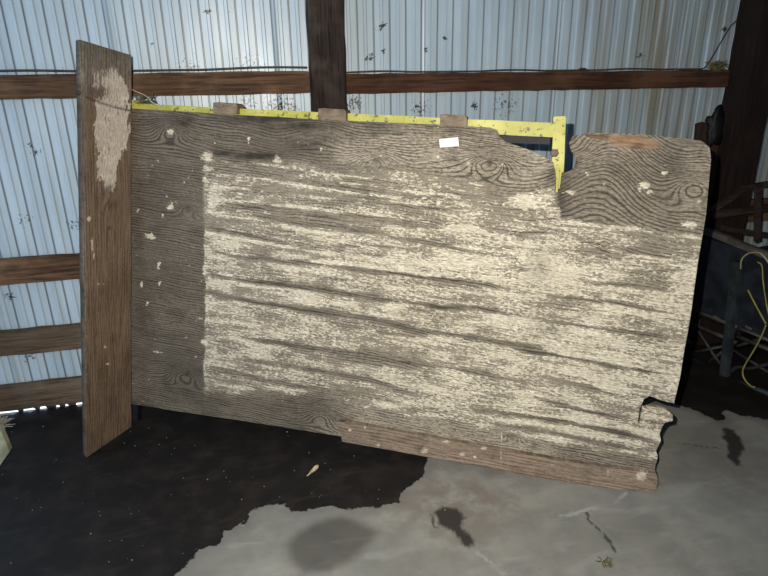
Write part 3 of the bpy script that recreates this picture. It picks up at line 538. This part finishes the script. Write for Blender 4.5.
# ------------------------------------------------------------------ leaning plank
def build_plank():
    c = [gr(86.5, 457.5), at(131, 427, -.325), at(131, 55, -.222), at(79.5, 39.5, -.215)]      # BL BR TR TL
    nrm = np.cross(c[1]-c[0], c[3]-c[0]); nrm /= np.linalg.norm(nrm); nrm = nrm if nrm@(CAM-c[0]) > 0 else -nrm
    nx, ny = 46, 300; th = .036; S, T = np.meshgrid(np.linspace(0, 1, nx), np.linspace(0, 1, ny)); s = S.ravel(); t = T.ravel()
    P = (c[0]*((1-s)*(1-t))[:, None]+c[1]*(s*(1-t))[:, None]+c[2]*(s*t)[:, None]+c[3]*((1-s)*t)[:, None])
    edge = np.minimum(s, 1-s)*.225; P = P+(c[1]-c[0])/np.linalg.norm(c[1]-c[0])*((.006*(fbm(t, t*0, 9, 3)-.5)+.004*(fbm(t, t*0, 30, 4)-.5))*(s > .99))[:, None]
    px, py = topx(P); u = t*1.5; v = s*.225
    cx = 90+ (py-40)*.0; x0 = np.interp(py, [70, 90, 120, 150, 175, 195], [92, 95, 95, 96, 98, 107]); x1 = np.interp(py, [58, 75, 90, 140, 160, 185, 197], [116, 120, 130, 127, 121, 113, 108])
    jn = 9*(fbm(u, v*2.5, 22, 5)-.5)+7*(fbm(u, v*5, 60, 6)-.5)
    z = ss(-2.5, 2, px-x0+jn)*ss(2.5, -2, px-x1+jn)*ss(60, 76, py+jn)*ss(198, 186, py+jn)
    dens = -.1+.98*z+.35*z*(fbm(u, v*2, 28, 401)-.5); dens -= .8*np.exp(-(((px-100)/9)**2+((py-93)/7)**2))*z+.35*ss(96, 70, py)*ss(118, 100, px)*z
    for (a, b, rx, ry, q) in [(89, 219, 3, 3, 1), (92, 245, 1.6, 9, .8), (94, 255, 1.5, 5, .8), (98, 284, 1.4, 2, .8), (104, 284, 3, 1.2, .6), (105, 347, 1.4, 1.4, 1.2), (108, 364, 2.6, 1, 1), (98, 313, 1.2, 1, .7), (88, 110, 1, 30, .42), (99, 180, 5, 2, .5)]:
        dens = np.maximum(dens, q*np.exp(-(((px-a)/rx)**2+((py-b)/ry)**2)))
    groove = .9*np.exp(-(line_d(px, py, [(86, 97), (104, 104), (118, 108), (133, 111)])/1.0)**2)
    dark = np.maximum(groove*.9, .4*ss(85, 45, py)*(.4+fbm(u, v, 20, 7)))
    for (a, b, rx, ry, q) in [(109, 188, 5, 4, .55), (112, 205, 5, 5, .45), (109, 228, 2, 2, .7), (84, 175, 5, 16, .5), (83, 130, 4, 40, .35), (96, 92, 8, 6, .4), (112, 340, 3, 4, .5), (110, 405, 10, 22, .3), (88, 390, 4, 30, .25), (100, 445, 12, 10, .3)]:
        dark = np.maximum(dark, q*np.exp(-(((px-a)/rx)**2+((py-b)/ry)**2))*(.5+fbm(u, v, 40, 9)))
    G = v+.03*(fbm(u*.5, v, 4, 61)-.5)-.03*np.exp(-(((px-112)/8)**2+((py-196)/14)**2))+.02*np.exp(-(((px-108)/14)**2+((py-320)/30)**2))
    P = P-nrm*(.002*groove)[:, None]
    i = np.arange(nx*ny).reshape(ny, nx); F4 = [tuple(int(a) for a in f) for f in np.stack([i[:-1, :-1], i[:-1, 1:], i[1:, 1:], i[1:, :-1]], -1).reshape(-1, 4)]
    bdl = list(i[0, :])+list(i[1:, -1])+list(i[-1, -2::-1])+list(i[-2:0:-1, 0]); nb = len(P); B = P[bdl]-nrm*th
    # the left edge of the plank turns toward the camera a little
    F4 += [(int(bdl[k]), nb+k, nb+(k+1) % len(bdl), int(bdl[(k+1) % len(bdl)])) for k in range(len(bdl))]+[tuple(range(nb+len(bdl)-1, nb-1, -1))]
    me = bpy.data.meshes.new('wooden_plank'); me.from_pydata(np.vstack([P, B]).tolist(), [], F4)
    ex = lambda a: np.concatenate([a, a[bdl]])
    attr(me, 'paint', ex(dens)); attr(me, 'dark', np.clip(np.concatenate([dark, dark[bdl]*0+.62]), 0, .9)); attr(me, 'dust_sheen', ex(.0*px+.25*ss(89, 84, px)+.3*ss(110, 60, py))); attr(me, 'gv', np.stack([ex(u), ex(G), ex(v)], 1), 'FLOAT_VECTOR')
    return tag(link('wooden_plank', me, M['plank']), 'wide brown plank standing at the end of the panel, pale paint near its top', 'plank')
build_plank()
# straw caught between plank and panel
tube_pts = lambda L, off: [pan(x, y, off) for x, y in L]
tag(tube('straw_stem', tube_pts([(131, 89), (137, 92), (146, 96), (153, 103), (162, 106)], .02), .0016, M['pod'], n=5), 'single dry straw stem caught beside the plank at the yellow rail', 'straw')
tuft('straw_clump', pan(146, 100, -.035), 60, .025, .0016, M['straw'], 'small clump of dark straw on the yellow rail beside the plank', (.04, .01, .03), 5)

# ------------------------------------------------------------------ right side: bin, rack, prop board, cloth, cords
NB = np.array([.403, .074, 0]); NB /= np.linalg.norm(NB); PB = np.array([2.059, -.263, 0])     # plane of the bin's side
def bn(x, y, off=0.0): return hit(x, y, PB-NB*off, NB)
bin_ = empty('steel_bin', (2.1, -.45, 0), 'dark navy steel bin on legs beyond the end of the plywood panel', 'bin')
def solid_side(name, px, depth, mat): return prism(name, [bn(*p) for p in px], NB*depth, mat, bin_, bev=.003)
solid_side('side_panel', [(692, 232), (775, 262), (800, 275), (800, 352), (768, 340), (735, 330), (690, 312)], .012, M['navy'])
sd = NB; e1 = bn(700, 228); e2 = bn(800, 265)
ax = (e2-e1)/np.linalg.norm(e2-e1)
beam('rim', bn(690, 224.5, .012), bn(800, 268, .012), .032, .028, M['rim'], bin_, rough=.001)
h = lambda p, z: np.array([p[0], p[1], z])
pa_, pb_ = bn(692, 312), bn(800, 352)
prism('floor_pan', [pa_, pb_, pb_+NB*.55, pa_+NB*.55], np.array([0, 0, .012]), M['navy'], bin_, bev=0)
prism('rear_panel', [h(pa_, .22), h(pa_, .52), h(pa_, .52)+NB*.55, h(pa_, .22)+NB*.55], ax*.01, M['navy'], bin_, bev=0)
prism('side_panel', [h(pa_, .22)+NB*.55, h(pa_, .46)+NB*.55, h(pb_, .46)+NB*.55, h(pb_, .22)+NB*.55], NB*.012, M['navy'], bin_, bev=0)
def rod(name, pts, r, mat='rod', off=.01, par=None):
    return tube(name, [bn(x, y, off) for x, y in pts], r, M[mat], par or bin_)
lg = beam('leg', bn(737.5, 262, .02), bn(724.5, 376, .012), .03, .042, M['navy_leg'], bin_, up=ax, rough=.001)
beam('leg', bn(689, 300, .01), bn(681, 352, .01), .03, .035, M['navy_leg'], bin_, up=ax, rough=.001)
for (p, q) in [((689, 322), (737, 343)), ((737, 336), (775, 352))]: rod('cross_bar', [p, q], .010, 'rod', .0)
rod('upper_rail', [(696, 311), (737, 327)], .007, 'rim', .006); rod('upper_rail', [(740, 328), (775, 343)], .007, 'rim', .006)
rod('lower_rail', [(688, 357), (722, 377)], .013, 'navy_leg', .0); rod('lower_rail', [(726, 378), (780, 398)], .013, 'navy_leg', .0)
rod('brace', [(691, 353), (724, 346)], .008, 'rod', -.02); rod('brace', [(698, 330), (718, 361), (726, 368)], .007, 'rod', -.03); rod('brace', [(708, 362), (724, 351)], .008, 'rod', -.04)
rod('brace', [(737, 346), (765, 338), (776, 338)], .008, 'rod', -.04); rod('brace', [(730, 372), (738, 367), (752, 368), (775, 362)], .009, 'rod', -.05); rod('brace', [(733, 350), (768, 372)], .007, 'rod', -.05)
for k in range(5):                            # short hanging chain
    cx, cy = 698.5+(k % 2)*.7, 311+k*3.3; c = bn(cx, cy, .02); vert = np.array([0, 0, .011]); sid = (ax if k % 2 else NB)*.005
    tube('chain_link', [c+vert*math.cos(a)+sid*math.sin(a) for a in np.linspace(0, 2*math.pi, 11)], .0016, M['rim'], bin_, n=5, sub=1)
for px_ in ((714, 315), (746, 325)):
    p = bn(*px_, .014); prism('latch', [p, p+ax*.03, p+ax*.03-np.array([0, 0, .012]), p-np.array([0, 0, .012])], -NB*.004, M['rim'], bin_, bev=.0008)

# yellow cords over the bin
def cord(pts, r, lab, mat='cord', off=.035): return tag(tube('rope', [bn(x, y, off) for x, y in pts], r, M[mat]), lab, 'cord')
cord([(740.7, 269), (741, 262), (743.5, 257), (749, 253.2), (756, 252.2), (762, 254.5), (768, 262), (775, 274)], .0032, 'pale looped cord hanging over the rim of the navy bin', 'cord2', .04)
cord([(757.5, 262), (762, 266), (763, 280), (765.5, 298), (769, 316), (774, 330)], .0028, 'thin yellow cord hanging straight down in front of the navy bin', 'cord', .045)
cord([(748, 290), (754, 302), (760.5, 314), (766, 324)], .0034, 'short slanting yellow cord reaching the knot in front of the bin', 'cord', .05)
cord([(766, 325), (761, 337), (754, 350), (746, 363), (742.6, 372), (745, 380), (751, 386), (755, 387.5)], .0034, 'yellow cord running from the knot down to the floor by the bin leg', 'cord', .05)

# rack of rails behind the bin
rk = empty('wooden_rack', at(740, 235, -.23), 'dark wooden rack of rails and rungs above the navy bin', 'rack')
def rk_beam(n, a, b, wpx, dep, Y=-.235, mat='rack'): return beam(n, at(*a, Y), at(*b, Y), dep, wpx/190., M[mat], rk, up=(0, 0, 1) if abs(a[0]-b[0]) > abs(a[1]-b[1]) else (1, 0, 0), rough=.001, bev=.0015)
rk_beam('rail', (704, 216), (746, 187.5), 4.6, .022, -.215); rk_beam('rail', (742, 187.8), (785, 181), 4.4, .022, -.22)
rk_beam('rail', (700, 217), (785, 205), 6.0, .022, -.24); rk_beam('rail', (722, 228), (785, 238), 4.6, .022, -.24)
rk_beam('rung', (758, 184), (757, 241), 5.4, .018, -.262); rk_beam('rung', (775, 184), (774, 241), 5.4, .018, -.262)
# brown board and black cloth against the post
o = prism('prop_board', [at(x, y, -.10) for x, y in [(699, 124), (706, 122), (713, 131), (720, 137), (718, 160), (712, 200), (706, 245), (690, 245)]], np.array([0, .03, 0]), M['prop'], bev=.003)
tag(o, 'brown upright board between the panel corner and the dark post', 'board')
def lump(name, c, rad, mat, lab, cat, seed, amp=.25, sub=3):
    bm = bmesh.new(); bmesh.ops.create_icosphere(bm, subdivisions=sub, radius=1)
    from mathutils import noise as mn
    for v in bm.verts:
        k = 1+amp*mn.noise(v.co*1.7+Vector((seed, 0, 0)))*1.6; v.co = Vector((v.co.x*rad[0]*k, v.co.y*rad[1]*k, v.co.z*rad[2]*k))+V(c)
    return tag(from_bm(name, bm, mat, smooth=True), lab, cat)
lump('rubber_glove', at(714.5, 127, -.122), (.045, .022, .085), M['black'], 'crumpled black rubber glove hung at the top of the brown board', 'glove', 3, .35)

# ------------------------------------------------------------------ left edge and small litter on the floor
p0, p1, p2, p3 = gr(-22, 470), gr(-2, 468), gr(9.5, 453), gr(-14, 446)
o = prism('pale_board', [at(0, y, -.50) if 0 else at(x, y, -.50) for x, y in [(-26, 431), (0, 429), (9.6, 452), (-1, 467), (-26, 480)]], np.array([0, .03, 0]), M['pale'], bev=.002)
tag(o, 'pale greenish board corner poking in at the left edge of the floor', 'board')
tuft('straw_heap', at(-1, 424, -.47), 60, .045, .0013, M['grit'], 'frayed straw lying on top of the pale board corner', (.03, .05, .02), 8)
c = gr(317, 468)+np.array([0, 0, .006]); d = gr(307, 477)+np.array([0, 0, .004])
tag(tube('seed_pod', [c+(d-c)*t for t in (-.15, 0, .2, .45, .7, 1.0)], [.003, .008, .0085, .006, .0035, .0015], M['pod'], sub=1, n=9), 'tiny pale seed pod lying on the wet floor', 'seed pod')
def grit():
    rr = np.random.RandomState(4); bm = bmesh.new()
    spots = [(rr.uniform(0, 250), rr.uniform(415, 570)) for _ in range(46)]+[(rr.uniform(250, 420), rr.uniform(450, 500)) for _ in range(22)]+[(54, 462), (56, 460), (50, 484), (28, 492), (135, 446), (287, 432), (288, 436), (110, 541), (540, 555), (660, 475)]+[(rr.uniform(420, 760), rr.uniform(500, 575)) for _ in range(18)]
    for (x, y) in spots:
        c = gr(x, y); r = rr.uniform(.0008, .0024)
        q = bmesh.ops.create_icosphere(bm, subdivisions=1, radius=r); 
        for v in q['verts']: v.co = Vector((v.co.x*rr.uniform(.7, 1.5), v.co.y*rr.uniform(.7, 1.5), v.co.z*.7))+V(c)+Vector((0, 0, r*.5))
    tag(from_bm('floor_grit', bm, M['grit']), 'pale crumbs of grit scattered over the dark wet floor', 'grit', kind='stuff')
grit()
tuft('leaf_litter', gr(607, 563)+np.array([0, 0, .004]), 26, .016, .0016, M['straw'], 'crumbled yellowish leaf on the concrete in front', (.035, .03, .004), 12)
